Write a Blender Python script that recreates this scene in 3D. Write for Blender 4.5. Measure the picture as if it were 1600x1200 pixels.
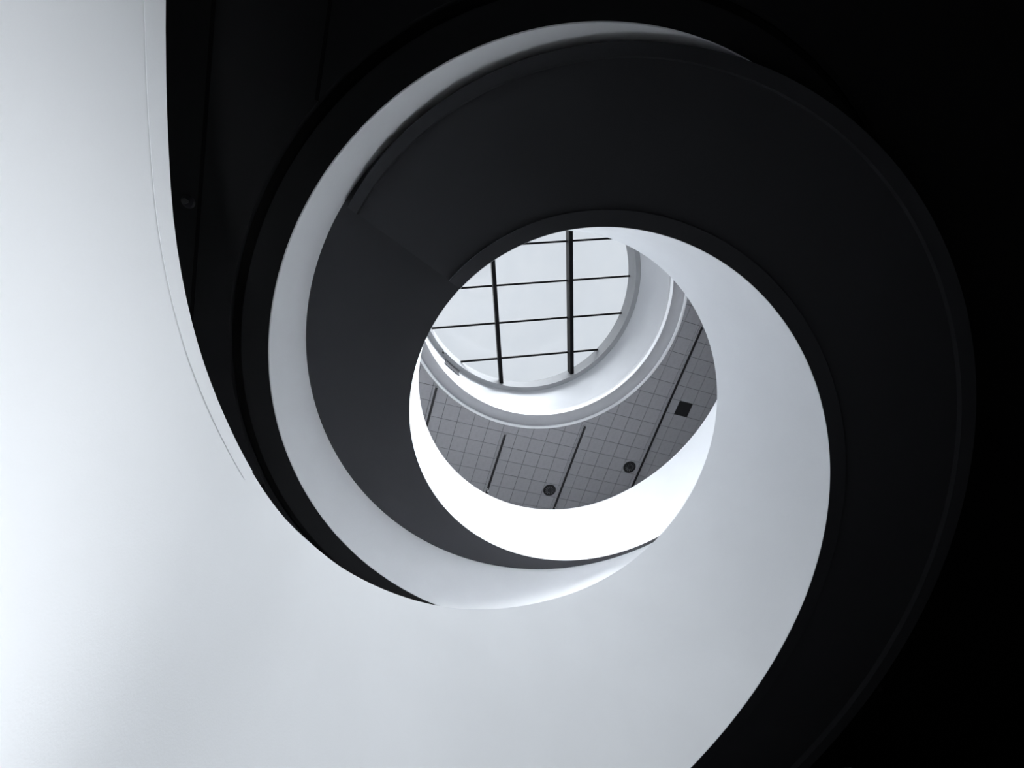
import bpy, bmesh, math
from math import sin, cos, pi, radians as rad, hypot, atan2, degrees, sqrt
from mathutils import Matrix, Vector

for _o in list(bpy.data.objects):
    bpy.data.objects.remove(_o)
scn = bpy.context.scene
COL = scn.collection

# ------------------------------------------------------------------ camera
EYE = 1.5                                     # the lens is 1.5 m above the hall floor
cam_d = bpy.data.cameras.new('camera')
cam = bpy.data.objects.new('camera', cam_d)
COL.objects.link(cam)
RIGHT = Vector((0.9500434, -0.2877927, -0.1208008))
DOWN = Vector((0.2355042, 0.9149704, -0.3276689))
FWD = Vector((0.2048299, 0.2828506, 0.9370380))
cam.matrix_world = Matrix(((RIGHT.x, -DOWN.x, -FWD.x, 0), (RIGHT.y, -DOWN.y, -FWD.y, 0),
                           (RIGHT.z, -DOWN.z, -FWD.z, EYE), (0, 0, 0, 1)))
cam_d.sensor_width = 36.0
cam_d.lens = 36.0 * 643.94 / 1600.0           # ultra wide
cam_d.clip_start = 0.05
cam_d.clip_end = 200
scn.camera = cam

# ------------------------------------------------------------------ key dimensions (metres)
STAIR = (1.7199, 1.0712)      # axis of the helical stair and of the round ceiling recess
WELL = (2.208, 1.608)         # axis of the gallery opening
SKY = (3.4927, 0.8644)        # axis of the skylight drum
R_WELL = 2.345
R_OPEN = 3.07
R_RECESS = 3.1274
Z_LOW = 3.847 + EYE           # dark suspended ceiling
Z_GAL = 4.800 + EYE           # underside of the gallery
Z_GTOP = 6.030 + EYE          # top of the gallery parapet
Z_TILE = 14.4739 + EYE        # tiled top ceiling
Z_RING = 18.81 + EYE          # underside of the skylight ring
Z_GLASS = 19.61 + EYE         # glazing plane
BX0, BX1, BY0, BY1 = -9.0, 16.0, -11.0, 14.0

# ------------------------------------------------------------------ sky, daylight, exposure
world = bpy.data.worlds.new('overcast_sky')
scn.world = world
world.use_nodes = True
_n = world.node_tree.nodes
_n.clear()
_out = _n.new('ShaderNodeOutputWorld')
_bg = _n.new('ShaderNodeBackground')
_bg.inputs['Color'].default_value = (0.80, 0.86, 0.93, 1)
_bg.inputs['Strength'].default_value = 0.90
world.node_tree.links.new(_bg.outputs[0], _out.inputs[0])

# hazy sun high above the skylight
sun = bpy.data.lights.new('hazy_sun', 'SUN')
sun.energy = 43
sun.angle = rad(50)
sun.color = (0.93, 0.97, 1.0)
sun_o = bpy.data.objects.new('hazy_sun', sun)
sun_o.location = (SKY[0], SKY[1], Z_GLASS + 6)
sun_o.rotation_euler = Vector((0.20, -0.205, 1.0)).to_track_quat('Z', 'Y').to_euler()
COL.objects.link(sun_o)

scn.view_settings.view_transform = 'Standard'
scn.view_settings.look = 'None'
scn.view_settings.gamma = 1.0
scn.view_settings.use_curve_mapping = False
scn.view_settings.exposure = 0.0
try:
    scn.cycles.use_denoising = True
    scn.cycles.max_bounces = 10
    scn.cycles.diffuse_bounces = 8
    scn.cycles.transparent_max_bounces = 12
    scn.cycles.sample_clamp_indirect = 6.0
except Exception:
    pass


# ------------------------------------------------------------------ materials
def mat(name, col, rough=0.6, noise=0.0, nscale=3.0, bump=0.0, bscale=60.0, spec=0.3, metal=0.0):
    m = bpy.data.materials.new(name)
    m.use_nodes = True
    nt = m.node_tree
    p = nt.nodes['Principled BSDF']
    p.inputs['Base Color'].default_value = (*col, 1)
    p.inputs['Roughness'].default_value = rough
    p.inputs['Metallic'].default_value = metal
    p.inputs['Specular IOR Level'].default_value = spec
    tc = nt.nodes.new('ShaderNodeTexCoord')
    if noise > 0:
        nz = nt.nodes.new('ShaderNodeTexNoise')
        nz.inputs['Scale'].default_value = nscale
        nz.inputs['Detail'].default_value = 5
        nt.links.new(tc.outputs['Object'], nz.inputs['Vector'])
        rp = nt.nodes.new('ShaderNodeValToRGB')
        rp.color_ramp.elements[0].position = 0.3
        rp.color_ramp.elements[1].position = 0.7
        rp.color_ramp.elements[0].color = (*[c * (1 - noise) for c in col], 1)
        rp.color_ramp.elements[1].color = (*[min(1, c * (1 + noise)) for c in col], 1)
        nt.links.new(nz.outputs['Fac'], rp.inputs['Fac'])
        nt.links.new(rp.outputs['Color'], p.inputs['Base Color'])
    if bump > 0:
        nb = nt.nodes.new('ShaderNodeTexNoise')
        nb.inputs['Scale'].default_value = bscale
        nb.inputs['Detail'].default_value = 3
        nt.links.new(tc.outputs['Object'], nb.inputs['Vector'])
        bp = nt.nodes.new('ShaderNodeBump')
        bp.inputs['Strength'].default_value = bump
        bp.inputs['Distance'].default_value = 0.004
        nt.links.new(nb.outputs['Fac'], bp.inputs['Height'])
        nt.links.new(bp.outputs['Normal'], p.inputs['Normal'])
    return m


M = {}
M['plaster'] = mat('white_plaster', (0.86, 0.875, 0.90), 1.0, 0.025, 1.3, 0.2, 140, 0.0)
M['stair'] = mat('white_stair_paint', (0.80, 0.815, 0.84), 1.0, 0.03, 1.1, 0.06, 160, 0.0)
M['recess'] = mat('bright_white_recess_paint', (0.95, 0.953, 0.96), 1.0, 0.02, 1.3, 0.15, 140, 0.0)
M['tread'] = mat('white_stone_tread', (0.88, 0.88, 0.89), 0.6, 0.03, 6.0)
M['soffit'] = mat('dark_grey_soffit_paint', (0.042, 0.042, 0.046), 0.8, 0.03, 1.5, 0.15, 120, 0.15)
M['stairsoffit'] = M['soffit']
M['black'] = mat('black_ceiling_paint', (0.017, 0.017, 0.018), 0.9, 0.05, 2.0, 0, 1, 0.05)
M['void'] = mat('black_shadow_gap', (0.007, 0.007, 0.007), 1.0, 0, 1, 0, 1, 0.0)
M['tile'] = mat('grey_ceiling_tile', (0.28, 0.28, 0.30), 0.75, 0.05, 9.0, 0.2, 90, 0.2)
M['joint'] = mat('dark_tile_joint', (0.03, 0.03, 0.033), 0.9)
M['barmetal'] = mat('grey_bar_metal', (0.30, 0.30, 0.32), 0.5, 0.03, 6.0, 0, 1, 0.3)
M['blackmetal'] = mat('black_metal', (0.012, 0.012, 0.014), 0.5, 0.02, 6.0, 0, 1, 0.3)
M['steel'] = mat('black_painted_steel', (0.006, 0.006, 0.0065), 0.85, 0.05, 9.0, 0, 1, 0.03)
M['ring'] = mat('grey_ring_paint', (0.26, 0.265, 0.275), 1.0, 0.03, 2.0, 0.1, 100, 0.0)
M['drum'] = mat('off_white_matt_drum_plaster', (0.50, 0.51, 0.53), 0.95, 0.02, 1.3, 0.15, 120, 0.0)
M['cove'] = mat('grey_cove_plaster', (0.36, 0.365, 0.385), 0.7, 0.03, 2.0, 0.15, 100, 0.2)
M['vane'] = mat('pale_vane_metal', (0.55, 0.55, 0.57), 0.4, 0.02, 5.0)
M['louvre'] = mat('grey_louvre_metal', (0.12, 0.12, 0.127), 1.0, 0.02, 5.0, 0, 1, 0.0)
M['louvreback'] = mat('dark_louvre_back', (0.05, 0.05, 0.053), 1.0, 0.02, 5.0, 0, 1, 0.0)
M['finblade'] = mat('grey_fin_metal', (0.16, 0.16, 0.17), 0.5, 0.02, 5.0, 0, 1, 0.2)
M['brass'] = mat('dull_sprinkler_metal', (0.05, 0.05, 0.052), 0.5, 0.02, 9.0, 0, 1, 0.2)
M['floor'] = mat('dark_stone_floor', (0.06, 0.06, 0.063), 0.5, 0.05, 0.8, 0.1, 20, 0.3)
M['galfloor'] = mat('pale_gallery_floor', (0.75, 0.75, 0.76), 0.6, 0.05, 1.0)
M['wall'] = mat('grey_hall_wall', (0.14, 0.14, 0.147), 0.8, 0.03, 1.0)
M['darkwall'] = mat('dark_hall_wall', (0.06, 0.06, 0.063), 0.85, 0.03, 1.0)


def glass():
    m = bpy.data.materials.new('skylight_glass')
    m.use_nodes = True
    nt = m.node_tree
    nt.nodes.clear()
    o = nt.nodes.new('ShaderNodeOutputMaterial')
    mx = nt.nodes.new('ShaderNodeMixShader')
    tr = nt.nodes.new('ShaderNodeBsdfTransparent')
    gl = nt.nodes.new('ShaderNodeBsdfGlossy')
    gl.inputs['Roughness'].default_value = 0.05
    nz = nt.nodes.new('ShaderNodeTexNoise')
    nz.inputs['Scale'].default_value = 0.7
    nz.inputs['Detail'].default_value = 6
    tc = nt.nodes.new('ShaderNodeTexCoord')
    rp = nt.nodes.new('ShaderNodeValToRGB')
    rp.color_ramp.elements[0].position = 0.35
    rp.color_ramp.elements[1].position = 0.65
    rp.color_ramp.elements[0].color = (0.955, 0.958, 0.962, 1)
    rp.color_ramp.elements[1].color = (0.97, 0.97, 0.97, 1)
    nt.links.new(tc.outputs['Object'], nz.inputs['Vector'])
    nt.links.new(nz.outputs['Fac'], rp.inputs['Fac'])
    nt.links.new(rp.outputs['Color'], tr.inputs['Color'])
    mx.inputs['Fac'].default_value = 0.012
    nt.links.new(tr.outputs[0], mx.inputs[1])
    nt.links.new(gl.outputs[0], mx.inputs[2])
    nt.links.new(mx.outputs[0], o.inputs['Surface'])
    return m


M['glass'] = glass()


# ------------------------------------------------------------------ builders
def mesh(name, verts, faces, smooth=False, sharp=32):
    me = bpy.data.meshes.new(name)
    me.from_pydata([tuple(v) for v in verts], [], faces)
    me.validate()
    bm = bmesh.new()
    bm.from_mesh(me)
    bmesh.ops.recalc_face_normals(bm, faces=bm.faces)
    if smooth:
        for f in bm.faces:
            f.smooth = True
        for e in bm.edges:
            if len(e.link_faces) != 2 or e.calc_face_angle(0) > rad(sharp):
                e.smooth = False
    bm.to_mesh(me)
    bm.free()
    return me


def obj(name, me, m, parent=None, loc=None, rz=0.0):
    o = bpy.data.objects.new(name, me)
    COL.objects.link(o)
    if m and not me.materials:
        me.materials.append(m)
    if parent:
        o.parent = parent
    if loc:
        o.location = loc
    o.rotation_euler[2] = rz
    return o


def thing(name, label, cat, loc=(0, 0, 0), rz=0.0, group=None):
    o = bpy.data.objects.new(name, None)
    o.empty_display_size = 0.2
    COL.objects.link(o)
    o.location = loc
    o.rotation_euler[2] = rz
    tag(o, label, cat, group)
    return o


def tag(o, label, cat, group=None):
    o['label'] = label
    o['category'] = cat
    if group:
        o['group'] = group
    return o


def struct(o, label=None):
    o['kind'] = 'structure'
    if label:
        o['label'] = label
    return o


def revolve(name, prof, seg=288, smooth=True, sharp=32):
    """closed profile [(r, z)...] turned about the local z axis"""
    n = len(prof)
    v, f = [], []
    for i in range(seg):
        a = 2 * pi * i / seg
        for r, z in prof:
            v.append((r * cos(a), r * sin(a), z))
    for i in range(seg):
        j = (i + 1) % seg
        for k in range(n):
            l = (k + 1) % n
            f.append((i * n + k, j * n + k, j * n + l, i * n + l))
    return mesh(name, v, f, smooth, sharp)


def sweep(name, sections, smooth=True, sharp=32):
    """list of equal-length closed cross sections, capped at both ends"""
    n = len(sections[0])
    v = [p for s in sections for p in s]
    f = []
    for i in range(len(sections) - 1):
        for k in range(n):
            l = (k + 1) % n
            f.append((i * n + k, (i + 1) * n + k, (i + 1) * n + l, i * n + l))
    f.append(tuple(range(n)))
    f.append(tuple((len(sections) - 1) * n + k for k in range(n)))
    return mesh(name, v, f, smooth, sharp)


def prism(name, poly, z0, z1):
    n = len(poly)
    v = [(x, y, z0) for x, y in poly] + [(x, y, z1) for x, y in poly]
    f = [tuple(range(n)), tuple(range(n, 2 * n))]
    for i in range(n):
        j = (i + 1) % n
        f.append((i, j, n + j, n + i))
    return mesh(name, v, f)


def box(name, x0, x1, y0, y1, z0, z1, bev=0.0):
    me = prism(name, [(x0, y0), (x1, y0), (x1, y1), (x0, y1)], z0, z1)
    if bev > 0:
        bm = bmesh.new()
        bm.from_mesh(me)
        bmesh.ops.bevel(bm, geom=list(bm.edges), offset=bev, segments=2, affect='EDGES')
        bm.to_mesh(me)
        bm.free()
    return me


def to_box(c, a):
    """where a ray from c at angle a leaves the building's plan"""
    dx, dy = cos(a), sin(a)
    t = 1e9
    if dx > 1e-9: t = min(t, (BX1 - c[0]) / dx)
    if dx < -1e-9: t = min(t, (BX0 - c[0]) / dx)
    if dy > 1e-9: t = min(t, (BY1 - c[1]) / dy)
    if dy < -1e-9: t = min(t, (BY0 - c[1]) / dy)
    return (c[0] + dx * t, c[1] + dy * t)


def plate_with_hole(name, inner, c, z0, z1):
    """horizontal slab from a hole outline (points seen in order from c) out to the walls"""
    v, f = [], []
    n = len(inner)
    for x, y in inner:
        ox, oy = to_box(c, atan2(y - c[1], x - c[0]))
        v += [(x, y, z0), (ox, oy, z0), (ox, oy, z1), (x, y, z1)]
    for i in range(n):
        j = (i + 1) % n
        for k in range(4):
            l = (k + 1) % 4
            f.append((4 * i + k, 4 * j + k, 4 * j + l, 4 * i + l))
    return mesh(name, v, f)


def circle(c, r, n=288):
    return [(c[0] + r * cos(2 * pi * i / n), c[1] + r * sin(2 * pi * i / n)) for i in range(n)]


def clip(poly, nx, ny, d):
    """keep the part of a convex polygon with nx*x + ny*y >= d"""
    out = []
    for i in range(len(poly)):
        p, q = poly[i], poly[(i + 1) % len(poly)]
        a, b = nx * p[0] + ny * p[1] - d, nx * q[0] + ny * q[1] - d
        if a >= 0:
            out.append(p)
        if (a >= 0) != (b >= 0):
            t = a / (a - b)
            out.append((p[0] + (q[0] - p[0]) * t, p[1] + (q[1] - p[1]) * t))
    return out


def table(xs, ys):
    def g(x):
        if x <= xs[0]: return ys[0]
        for i in range(len(xs) - 1):
            if x <= xs[i + 1]:
                # Catmull-Rom through the table
                x0, x1 = xs[i], xs[i + 1]
                m0 = (ys[i + 1] - ys[i - 1]) / (xs[i + 1] - xs[i - 1]) if i > 0 else (ys[1] - ys[0]) / (xs[1] - xs[0])
                m1 = (ys[i + 2] - ys[i]) / (xs[i + 2] - xs[i]) if i + 2 < len(xs) else (ys[i + 1] - ys[i]) / (x1 - x0)
                h = x1 - x0
                t = (x - x0) / h
                return ((2 * t**3 - 3 * t**2 + 1) * ys[i] + (t**3 - 2 * t**2 + t) * h * m0
                        + (-2 * t**3 + 3 * t**2) * ys[i + 1] + (t**3 - t**2) * h * m1)
        return ys[-1]
    return g


# ================================================================== THE SETTING
struct(obj('floor', box('floor', BX0, BX1, BY0, BY1, -0.2, 0.0), M['floor']), 'dark stone floor of the hall')
T = 0.3
for nm, x0, x1, y0, y1 in (('left', BX0 - T, BX0, BY0 - T, BY1 + T), ('right', BX1, BX1 + T, BY0 - T, BY1 + T),
                           ('back', BX0, BX1, BY0 - T, BY0), ('front', BX0, BX1, BY1, BY1 + T)):
    struct(obj('wall_' + nm, box('wall_' + nm, x0, x1, y0, y1, -0.2, Z_GAL), M['darkwall']), 'dark wall of the lower hall')
    struct(obj('wall_upper_' + nm, box('wall_upper', x0, x1, y0, y1, Z_GAL, Z_TILE + 0.3), M['wall']), 'grey wall of the upper hall')

# dark suspended ceiling with a shadow gap round the recess
low = struct(obj('ceiling', plate_with_hole('ceiling', circle(STAIR, 3.46), STAIR, Z_LOW, Z_LOW + 0.06), M['black']),
             'black suspended ceiling around the round recess')
me = revolve('ceiling_edge_ring', [(3.139, Z_LOW), (3.36, Z_LOW), (3.36, Z_LOW + 0.12), (3.139, Z_LOW + 0.12)])
obj('edge_ring', me, M['black'], low, (STAIR[0], STAIR[1], 0))
me = revolve('ceiling_shadow_gap', [(3.36, Z_LOW + 0.09), (3.47, Z_LOW + 0.09), (3.47, Z_LOW + 0.12), (3.36, Z_LOW + 0.12)])
obj('shadow_gap', me, M['void'], low, (STAIR[0], STAIR[1], 0))
for x in (-2.78, -2.03, -1.285):
    dx = x - STAIR[0]
    dy = sqrt(max(0.0, 3.47**2 - dx * dx))
    if abs(dx) < 3.47:
        obj('slot', box('slot', x - 0.013, x + 0.013, BY0, STAIR[1] - dy, Z_LOW - 0.004, Z_LOW + 0.03), M['void'], low)
        obj('slot', box('slot', x - 0.013, x + 0.013, STAIR[1] + dy, BY1, Z_LOW - 0.004, Z_LOW + 0.03), M['void'], low)
    else:
        obj('slot', box('slot', x - 0.013, x + 0.013, BY0, BY1, Z_LOW - 0.004, Z_LOW + 0.03), M['void'], low)

# round recess wall between the dark ceiling and the gallery
me = revolve('recess_wall', [(R_RECESS, Z_LOW + 0.002), (R_RECESS, Z_GAL + 0.02), (R_RECESS + 0.12, Z_GAL + 0.02), (R_RECESS + 0.12, Z_LOW + 0.125), (R_RECESS + 0.01, Z_LOW + 0.125), (R_RECESS + 0.01, Z_LOW + 0.002)], 384)
struct(obj('wall_recess', me, M['recess'], None, (STAIR[0], STAIR[1], 0)), 'white round recess wall under the gallery')

# ---- outline of the gallery opening: well circle on one side, stair circle on the other
def on_b(t, r=R_OPEN):
    return (STAIR[0] + r * cos(rad(t)), STAIR[1] + r * sin(rad(t)))

def well_from_stair(t):
    """distance from the stair axis to the well circle in stair direction t (degrees)"""
    ex, ey = WELL[0] - STAIR[0], WELL[1] - STAIR[1]
    p = ex * cos(rad(t)) + ey * sin(rad(t))
    return p + sqrt(max(0, R_WELL**2 - (ex * ex + ey * ey - p * p)))

LAND = -160.0
outline = []                                   # (angle, radius) about the stair axis
N = 320
for i in range(N + 1):
    t = LAND + 360.0 * i / N
    r = min(R_OPEN, well_from_stair(t))
    if t < 47.7: r = R_OPEN
    outline.append((t, r))
hole = [on_b(t, r) for t, r in outline]
slab = plate_with_hole('gallery_slab', hole, STAIR, Z_GAL, Z_GAL + 0.02)
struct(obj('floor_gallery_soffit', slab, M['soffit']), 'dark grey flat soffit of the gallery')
slab = plate_with_hole('gallery_floor', hole, STAIR, Z_GAL + 0.021, Z_GAL + 0.32)
struct(obj('floor_gallery', slab, M['galfloor']), 'pale floor slab of the gallery')

# ================================================================== GALLERY PARAPET
secs = []
pts = hole[6:-1]
for i, (x, y) in enumerate(pts):
    a = pts[max(0, i - 1)]
    b = pts[min(len(pts) - 1, i + 1)]
    tx, ty = b[0] - a[0], b[1] - a[1]
    L = hypot(tx, ty)
    nx, ny = ty / L, -tx / L                   # outward (path runs counter-clockwise)
    o = 0.15
    secs.append([(x - nx * 0.002, y - ny * 0.002, Z_GAL - 0.003), (x - nx * 0.002, y - ny * 0.002, Z_GTOP),
                 (x + nx * o, y + ny * o, Z_GTOP), (x + nx * o, y + ny * o, Z_GAL - 0.003 + 0.33)])
par = thing('gallery_parapet', 'bright white crescent parapet around the gallery opening under the tiled ceiling', 'parapet', (0, 0, 0))
obj('guard_wall', sweep('guard_wall', secs, True, 40), M['plaster'], par)

# ================================================================== HELICAL STAIR
stair = thing('helical_staircase', 'white helical staircase with a solid curving parapet sweeping round the well', 'staircase', (STAIR[0], STAIR[1], 0))

def z_top(t):
    return min(4.1016 - 0.013784 * t, 6.15) + EYE

def z_bot(t):
    return 2.521 - 0.0137 * t + EYE

r_in = table([-160, -150, -138, -125, 60, 95, 108, 120, 129, 141, 150, 158, 165, 170, 177, 184, 192, 199, 204, 209, 225, 245],
             [1.678, 1.655, 1.639, 1.637, 1.637, 1.637, 1.668, 1.722, 1.784, 1.88, 1.972, 2.068, 2.152, 2.222, 2.31, 2.405, 2.53, 2.642, 2.722, 2.815, 3.15, 3.65])
TW = 0.148

def pol(t, r, z):
    return (r * cos(rad(t)), r * sin(rad(t)), z)

secs = []
for i in range(401):
    t = LAND + 405.0 * i / 400
    r = r_in(t)
    zb = z_bot(t)
    if t > 100:                                 # the lowest part is closed down to the floor
        k = min(1, (t - 100) / 60.0)
        k = k * k * (3 - 2 * k)
        zb = zb * (1 - k) + 0.0 * k
    zb = max(zb, 0.0)
    zt = z_top(t)
    secs.append([pol(t, r, zb), pol(t, r, zt), pol(t, r + TW, zt), pol(t, r + TW, zb)])
obj('parapet', sweep('stair_parapet', secs, True, 40), M['stair'], stair)

secs = []
for i in range(41):                             # slim coping lip on the lowest, closest part
    t = 178 + 67.0 * i / 40
    r = r_in(t)
    e = 0.0012 * min(1, (t - 178) / 12)
    zt = z_top(t)
    secs.append([pol(t, r - e - 0.0005, zt - 0.062), pol(t, r - e - 0.0005, zt + 0.004), pol(t, r + TW + 0.004, zt + 0.004), pol(t, r + TW + 0.004, zt - 0.062)])
obj('coping', sweep('stair_coping', secs, True, 40), M['stair'], stair)

T1 = 150.0
secs = []
for i in range(241):
    t = LAND + (T1 - LAND) * i / 240
    a = r_in(t) + TW
    zb = z_bot(t) + 0.035 + 0.051 * max(0.0, min(1.0, (-110 - t) / 50.0))   # flush with the gallery at the landing
    secs.append([pol(t, a, zb), pol(t, a, zb + 0.22), pol(t, 2.957, zb + 0.22), pol(t, 2.957, zb)])
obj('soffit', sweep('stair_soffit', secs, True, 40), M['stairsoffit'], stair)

secs, sec2 = [], []
for i in range(241):
    t = LAND + (T1 - LAND) * i / 240
    ro = 2.955 if t < -100 else 2.955 - 0.04 * min(1, (t + 100) / 70)
    zb, zt = z_bot(t), z_top(t)
    secs.append([pol(t, ro, zb + 0.316), pol(t, ro, zt), pol(t, 3.058, zt), pol(t, 3.058, zb + 0.316)])
    sec2.append([pol(t, ro, zb), pol(t, ro, zb + 0.315), pol(t, 3.058, zb + 0.315), pol(t, 3.058, zb)])
obj('outer_parapet', sweep('stair_outer_parapet', secs, True, 40), M['stair'], stair)
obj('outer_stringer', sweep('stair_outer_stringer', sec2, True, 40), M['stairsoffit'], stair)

STEP = 12.0
for k in range(33):                             # solid treads on the back of the soffit slab
    t0 = LAND + STEP * k
    zt = z_bot(t0 + STEP) + 0.035 + 0.28 + 0.165
    if zt < 0.06:
        break
    v, f = [], []
    n = 6
    for i in range(n + 1):
        t = t0 + STEP * i / n
        ri = r_in(t) + TW + 0.002
        ro = 2.95 if t <= 95 else min(4.3, r_in(t) + 1.31)
        zl = max(0.0, z_bot(t) + 0.035 + 0.27) if t < T1 else 0.0
        v += [pol(t, ri, zl), pol(t, ri, zt), pol(t, ro, zt), pol(t, ro, zl)]
    for i in range(n):
        for q in range(4):
            f.append((4 * i + q, 4 * i + 4 + q, 4 * i + 4 + (q + 1) % 4, 4 * i + (q + 1) % 4))
    f += [(0, 1, 2, 3), (4 * n, 4 * n + 1, 4 * n + 2, 4 * n + 3)]
    obj('tread', mesh('tread', v, f), M['tread'], stair)

# painted underside of the inner parapet
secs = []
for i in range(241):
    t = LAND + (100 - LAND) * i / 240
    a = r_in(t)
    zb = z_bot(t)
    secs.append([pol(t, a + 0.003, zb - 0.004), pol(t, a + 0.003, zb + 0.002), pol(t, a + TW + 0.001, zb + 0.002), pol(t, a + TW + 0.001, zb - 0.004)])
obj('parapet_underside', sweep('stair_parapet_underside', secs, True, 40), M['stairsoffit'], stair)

# ================================================================== TOP CEILING
R_W = 5.14
top = struct(obj('ceiling_top', plate_with_hole('ceiling_top', circle(SKY, R_W + 0.02), SKY, Z_TILE + 0.022, Z_TILE + 0.3), M['joint']),
             'grey tiled ceiling around the skylight drum')
S0, OX, OY = 0.6, 0.3616, 5.7530               # tile module and grid origin
GAP = 0.008
BLACK_TILE = (16, -4)
full = prism('tile', [(GAP, GAP), (S0 - GAP, GAP), (S0 - GAP, S0 - GAP), (GAP, S0 - GAP)], 0, 0.022)

near, rest_v, rest_f = [], [], []
for c in range(-15, 26):
    for r in range(-27, 13):
        x0, y0 = OX + c * S0, OY + r * S0
        cx, cy = x0 + S0 / 2, y0 + S0 / 2
        if x0 < BX0 or x0 + S0 > BX1 or y0 < BY0 or y0 + S0 > BY1:
            continue
        if (c, r) == BLACK_TILE:
            continue
        sq = [(x0 + GAP, y0 + GAP), (x0 + S0 - GAP, y0 + GAP), (x0 + S0 - GAP, y0 + S0 - GAP), (x0 + GAP, y0 + S0 - GAP)]
        dmin = min(hypot(x - SKY[0], y - SKY[1]) for x, y in sq)
        dc = hypot(cx - SKY[0], cy - SKY[1])
        whole = dmin > R_W + 0.03
        if not whole:
            nx, ny = (cx - SKY[0]) / dc, (cy - SKY[1]) / dc
            sq = clip(sq, nx, ny, nx * SKY[0] + ny * SKY[1] + R_W + 0.0)
            if len(sq) < 3:
                continue
        # tiles of the part of the ceiling that shows above the gallery opening
        if -2 <= c <= 19 and -9 <= r <= 7 and (cy > 0.9) and (cx > 6.5 or cy > 4.2):
            near.append((c, r, whole, sq, x0, y0))
        else:
            k = len(rest_v)
            n = len(sq)
            rest_v += [(x, y, Z_TILE) for x, y in sq] + [(x, y, Z_TILE + 0.022) for x, y in sq]
            rest_f += [tuple(range(k, k + n))] + [(k + i, k + (i + 1) % n, k + n + (i + 1) % n, k + n + i) for i in range(n)]
for c, r, whole, sq, x0, y0 in near:
    if whole:
        obj('tile', full, M['tile'], top, (x0, y0, Z_TILE))
    else:
        obj('tile', prism('tile_cut', sq, Z_TILE, Z_TILE + 0.022), M['tile'], top)
o = obj('tile_field', mesh('tile_field', rest_v, rest_f), M['tile'], top)
o['kind'] = 'stuff'

# black panel in place of one tile
x0, y0 = OX + BLACK_TILE[0] * S0, OY + BLACK_TILE[1] * S0
pn = thing('access_panel', 'square black access panel in place of one grey ceiling tile', 'panel', (x0 + S0 / 2, y0 + S0 / 2, Z_TILE))
obj('panel_leaf', box('panel_leaf', -0.27, 0.27, -0.27, 0.27, 0.0, 0.018, 0.004), M['blackmetal'], pn)
h = S0 / 2 - 0.004
fr = [(-h, -h), (h, -h), (h, h), (-h, h)]
fi = [(-0.275, -0.275), (0.275, -0.275), (0.275, 0.275), (-0.275, 0.275)]
v = [(x, y, -0.004) for x, y in fr] + [(x, y, -0.004) for x, y in fi] + [(x, y, 0.02) for x, y in fr] + [(x, y, 0.02) for x, y in fi]
f = []
for i in range(4):
    j = (i + 1) % 4
    f += [(i, j, 4 + j, 4 + i), (8 + i, 8 + j, 12 + j, 12 + i), (i, j, 8 + j, 8 + i), (4 + i, 4 + j, 12 + j, 12 + i)]
obj('panel_frame', mesh('panel_frame', v, f), M['blackmetal'], pn)

# linear bars between the tile bays
bars = [(0, -1.0, 6.5, 'short dark linear bar on the tiled ceiling at the far left'),
        (5, 1.08, 7.5, 'dark linear bar on the tiled ceiling nearest the far left bar'),
        (10, -0.75, 7.5, 'dark linear bar on the tiled ceiling between the two round diffusers'),
        (15, -9.0, 6.5, 'long dark linear bar on the tiled ceiling beside the black panel')]
for c, r0, r1, lab in bars:
    xa = OX + (c + 0.10) * S0
    t = thing('linear_diffuser', lab, 'diffuser', (xa, OY + r0 * S0, Z_TILE), 0, 'linear bars on the tiled ceiling')
    L = (r1 - r0) * S0
    v, f = [], []
    obj('housing', box('bar_housing', 0.0, 0.135, 0, L, -0.075, -0.001, 0.004), M['barmetal'], t)
    obj('slot', box('bar_slot', 0.028, 0.122, 0.02, L - 0.02, -0.079, -0.06), M['blackmetal'], t)

# round diffusers with radial vanes
rim_me = revolve('rim', [(0.215, -0.03), (0.255, -0.035), (0.268, -0.02), (0.268, 0.0), (0.21, 0.0)], 48)
bowl_me = revolve('bowl', [(0.01, -0.004), (0.213, -0.004), (0.213, -0.001), (0.01, -0.001)], 48)
hub_me = revolve('hub', [(0.001, -0.035), (0.05, -0.032), (0.082, -0.015), (0.082, 0.0), (0.001, 0.0)], 32)
def single_vane():
    v = []
    for z, s in ((-0.030, 0.0), (-0.006, 0.008)):
        for r, q in ((0.09, 0.003), (0.19, 0.006)):
            v += [(r, s - q, z), (r, s + q, z)]
    f = [(0, 1, 3, 2), (4, 6, 7, 5), (0, 2, 6, 4), (1, 5, 7, 3), (0, 4, 5, 1), (2, 3, 7, 6)]
    return mesh('vane', v, f)
vn = single_vane()
for (c, r), lab in (((9, 4), 'round black ceiling diffuser low down beside the middle linear bar'),
                    ((14, 1), 'round black ceiling diffuser beside the long linear bar')):
    t = thing('round_diffuser', lab, 'diffuser', (OX + (c + 0.48) * S0, OY + (r + 0.52) * S0, Z_TILE), 0.2, 'round diffusers in the tiled ceiling')
    obj('rim', rim_me, M['blackmetal'], t)
    obj('bowl', bowl_me, M['blackmetal'], t)
    obj('hub', hub_me, M['blackmetal'], t)
    for i in range(12):
        obj('vane', vn, M['finblade'], t, None, 2 * pi * i / 12)

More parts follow.
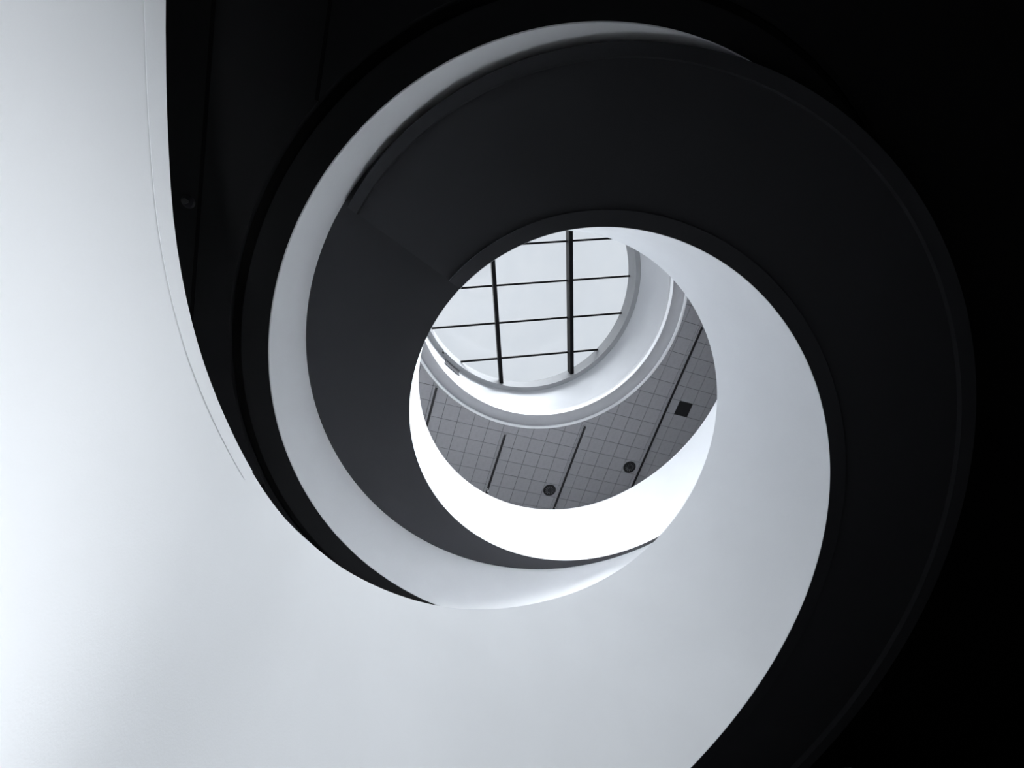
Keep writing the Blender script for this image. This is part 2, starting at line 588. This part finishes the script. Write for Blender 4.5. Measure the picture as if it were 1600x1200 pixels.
# little spotlights at the far ends of two bars
spot_body = revolve('spot_body', [(0.001, -0.11), (0.035, -0.11), (0.045, -0.10), (0.04, -0.02), (0.03, 0.0), (0.001, 0.0)], 24)
spot_stem = revolve('spot_stem', [(0.001, 0.0), (0.012, 0.0), (0.012, 0.06), (0.03, 0.062), (0.03, 0.075), (0.001, 0.075)], 16)
for (c, r), lab in (((5.2, 5.25), 'tiny pale spotlight at the lower end of the second bar'),
                    ((10.3, 5.72), 'tiny pale spotlight at the lower end of the middle bar')):
    t = thing('spotlight', lab, 'spotlight', (OX + c * S0, OY + r * S0, Z_TILE - 0.155), 0, 'spotlights on the linear bars')
    obj('spot_body', spot_body, M['vane'], t)
    obj('stem', spot_stem, M['vane'], t)

# ================================================================== SKYLIGHT DRUM
loc = (SKY[0], SKY[1], 0)
# bright bead at the ceiling edge
zt = Z_TILE
me = revolve('bead', [(5.075, zt - 0.03), (5.10, zt - 0.045), (5.145, zt - 0.045), (5.165, zt - 0.02), (5.165, zt + 0.03), (5.065, zt + 0.03)], 320)
struct(obj('trim_1', me, M['plaster'], None, loc), 'bright white bead at the edge of the tiled ceiling')
# concave cove
prof = []
for i in range(13):
    a = (pi / 2) * i / 12
    prof.append((5.06 - 0.35 * (1 - cos(a)), zt + 0.03 + 0.24 * sin(a)))
prof += [(4.712, zt + 0.60), (5.30, zt + 0.60), (5.30, zt + 0.03)]
struct(obj('trim_2', revolve('cove', prof, 320, True, 50), M['cove'], None, loc), 'grey concave cove round the skylight drum')
me = revolve('lip', [(4.700, zt + 0.262), (4.715, zt + 0.262), (4.715, zt + 0.46), (4.700, zt + 0.46)], 320)
struct(obj('trim_3', me, M['plaster'], None, loc), 'white lip above the cove')
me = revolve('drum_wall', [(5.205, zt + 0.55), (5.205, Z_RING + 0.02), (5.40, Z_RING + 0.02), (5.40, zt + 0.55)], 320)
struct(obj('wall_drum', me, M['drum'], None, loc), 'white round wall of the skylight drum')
me = revolve('ring', [(4.985, Z_RING), (5.42, Z_RING), (5.42, Z_GLASS + 0.12), (4.985, Z_GLASS + 0.12)], 320)
struct(obj('trim_4', me, M['ring'], None, loc), 'grey ring carrying the skylight glazing')

# glazing: two deep beams, slim bars, one object per pane
win = thing('window_1', 'round skylight with black beams and glazing bars over the drum', 'skylight', (SKY[0], SKY[1], Z_GLASS))
win['kind'] = 'structure'
del win['category']
AV = rad(69.85)
va = (cos(AV), sin(AV))                        # along the deep beams
vn_ = (sin(AV), -cos(AV))                      # across them
def uv(s, t):                                  # s along beams, t across beams (metres from drum axis)
    return (va[0] * s + vn_[0] * t, va[1] * s + vn_[1] * t)
RG = 4.985
zc = Z_GLASS - EYE
axt = (SKY[0] * vn_[0] + SKY[1] * vn_[1])
axs = (SKY[0] * va[0] + SKY[1] * va[1])
beams_t = [0.0734 * (zc - 0.3) - axt, 0.2565 * (zc - 0.3) - axt]
bars_s = [s * (zc - 0.05) - axs for s in (-0.0725, 0.0172, 0.1070, 0.1968, 0.2866)]

def bar_obj(name, p, q, half, z0, z1, m):
    dx, dy = q[0] - p[0], q[1] - p[1]
    L = hypot(dx, dy)
    nx, ny = -dy / L * half, dx / L * half
    return obj(name, prism(name, [(p[0] + nx, p[1] + ny), (q[0] + nx, q[1] + ny), (q[0] - nx, q[1] - ny), (p[0] - nx, p[1] - ny)], z0, z1), m, win)

for t in beams_t:
    h = sqrt(RG * RG - t * t)
    p, q = uv(-h, t), uv(h, t)
    bar_obj('beam', p, q, 0.088, -0.62, -0.02, M['steel'])
for s in bars_s:
    h = sqrt(RG * RG - s * s)
    p, q = uv(s, -h), uv(s, h)
    bar_obj('glazing_bar', p, q, 0.044, -0.10, -0.01, M['steel'])
tcut = [-6] + sorted(beams_t) + [6]
scut = [-6] + sorted(bars_s) + [6]
for i in range(len(tcut) - 1):
    for j in range(len(scut) - 1):
        g = 0.01
        poly = [uv(scut[j] + g, tcut[i] + g), uv(scut[j + 1] - g, tcut[i] + g), uv(scut[j + 1] - g, tcut[i + 1] - g), uv(scut[j] + g, tcut[i + 1] - g)]
        for k in range(96):
            a = 2 * pi * (k + 0.5) / 96
            poly = clip(poly, -cos(a), -sin(a), -(RG + 0.03))
            if len(poly) < 3:
                break
        if len(poly) < 3:
            continue
        obj('pane', prism('pane', poly, 0.0, 0.012), M['glass'], win)

# ventilation grille and camera on the drum wall
def drum(a, r, z):
    return (SKY[0] + r * cos(rad(a)), SKY[1] + r * sin(rad(a)), z)
t = thing('ventilation_grille', 'grey rectangular ventilation grille high on the white drum wall', 'grille', drum(117.8, 5.205, 17.98 + EYE), rad(117.8))
def curved_plate(name, a0, a1, r0, r1, z0, z1, n=10):
    secs = []
    for i in range(n + 1):
        a = rad(a0 + (a1 - a0) * i / n)
        secs.append([(r0 * cos(a) - 5.205, r0 * sin(a), z0), (r1 * cos(a) - 5.205, r1 * sin(a), z0), (r1 * cos(a) - 5.205, r1 * sin(a), z1), (r0 * cos(a) - 5.205, r0 * sin(a), z1)])
    return sweep(name, secs)
obj('back_plate', curved_plate('back_plate', -4.8, 4.8, 5.195, 5.203, 0.02, 0.66), M['louvreback'], t)
for i in range(6):
    z = 0.08 + 0.095 * i
    obj('louvre', curved_plate('louvre', -4.6, 4.6, 5.172, 5.196, z, z + 0.05), M['louvre'], t)
obj('frame', curved_plate('grille_frame', -4.9, 4.9, 5.16, 5.204, 0.64, 0.69), M['louvre'], t)
obj('frame', curved_plate('grille_frame', -4.9, 4.9, 5.16, 5.204, -0.01, 0.03), M['louvre'], t)

t = thing('ceiling_camera', 'small dark dome fitting fixed under the skylight ring by the grille', 'camera', drum(125.6, 5.06, Z_RING))
obj('camera_base', revolve('camera_base', [(0.001, -0.03), (0.07, -0.03), (0.075, 0.0), (0.001, 0.0)], 24), M['cove'], t)
prof = [(0.001, -0.13)] + [(0.06 * sin(a), -0.065 - 0.065 * cos(a)) for a in [pi * k / 16 for k in range(1, 13)]] + [(0.04, -0.03), (0.001, -0.03)]
obj('camera_dome', revolve('camera_dome', prof, 24), M['blackmetal'], t)

# ================================================================== THINGS ON THE DARK CEILING
t = thing('sprinkler', 'small metal sprinkler on the black ceiling beside the near parapet', 'sprinkler', (-2.111, 0.340, Z_LOW))
obj('cup', revolve('cup', [(0.001, -0.012), (0.04, -0.010), (0.052, 0.0), (0.001, 0.0)], 32), M['blackmetal'], t)
obj('stem', revolve('sprinkler_stem', [(0.001, -0.045), (0.010, -0.045), (0.012, -0.012), (0.001, -0.012)], 16), M['brass'], t)
obj('deflector', revolve('deflector', [(0.001, -0.055), (0.022, -0.052), (0.022, -0.048), (0.001, -0.046)], 24), M['brass'], t)

t = thing('smoke_detector', 'small dark smoke detector on the black ceiling at the lower right', 'detector', (7.976, 4.582, Z_LOW))
obj('base', revolve('detector_base', [(0.001, -0.015), (0.06, -0.015), (0.065, 0.0), (0.001, 0.0)], 32), M['black'], t)
obj('chamber', revolve('chamber', [(0.001, -0.05), (0.03, -0.05), (0.045, -0.035), (0.048, -0.015), (0.001, -0.015)], 32), M['soffit'], t)

t = thing('ceiling_fixture', 'dark boxy fixture hung from the black ceiling at the bottom edge', 'fixture', (8.30, 6.75, Z_LOW), rad(-10))
obj('housing', box('fixture_housing', -0.42, 0.42, -0.36, 0.42, -0.30, -0.05, 0.05), M['ring'], t)
obj('bracket', box('bracket', -0.06, 0.06, -0.06, 0.06, -0.06, 0.0, 0.005), M['black'], t)
obj('cover_plate', box('cover_plate', -0.36, 0.36, -0.30, 0.36, -0.306, -0.298), M['louvre'], t)

# unseen uplight and fixture, added by the stair foot to brighten the lowest parapet
UP = (0.55, 0.95)
t = thing('added_uplight', 'unseen round uplight added in the floor by the stair foot to brighten the parapet', 'uplight', (UP[0], UP[1], 0.0))
obj('rim', revolve('uplight_rim', [(0.075, 0.0), (0.10, 0.0), (0.10, 0.006), (0.09, 0.012), (0.075, 0.012)], 32), M['vane'], t)
obj('lens', revolve('uplight_lens', [(0.001, 0.0), (0.074, 0.0), (0.074, 0.008), (0.001, 0.010)], 32), M['vane'], t)
sp = bpy.data.lights.new('added_uplight_lamp', 'SPOT')
sp.energy = 420
sp.spot_size = rad(58)
sp.spot_blend = 1.0
sp.shadow_soft_size = 0.08
sp.color = (0.95, 0.98, 1.0)
sp_o = bpy.data.objects.new('added_uplight_lamp', sp)
sp_o.location = (UP[0], UP[1], 0.05)
sp_o.rotation_euler = (Vector(sp_o.location) - Vector((-0.82, 0.66, 1.40))).to_track_quat('Z', 'Y').to_euler()
COL.objects.link(sp_o)
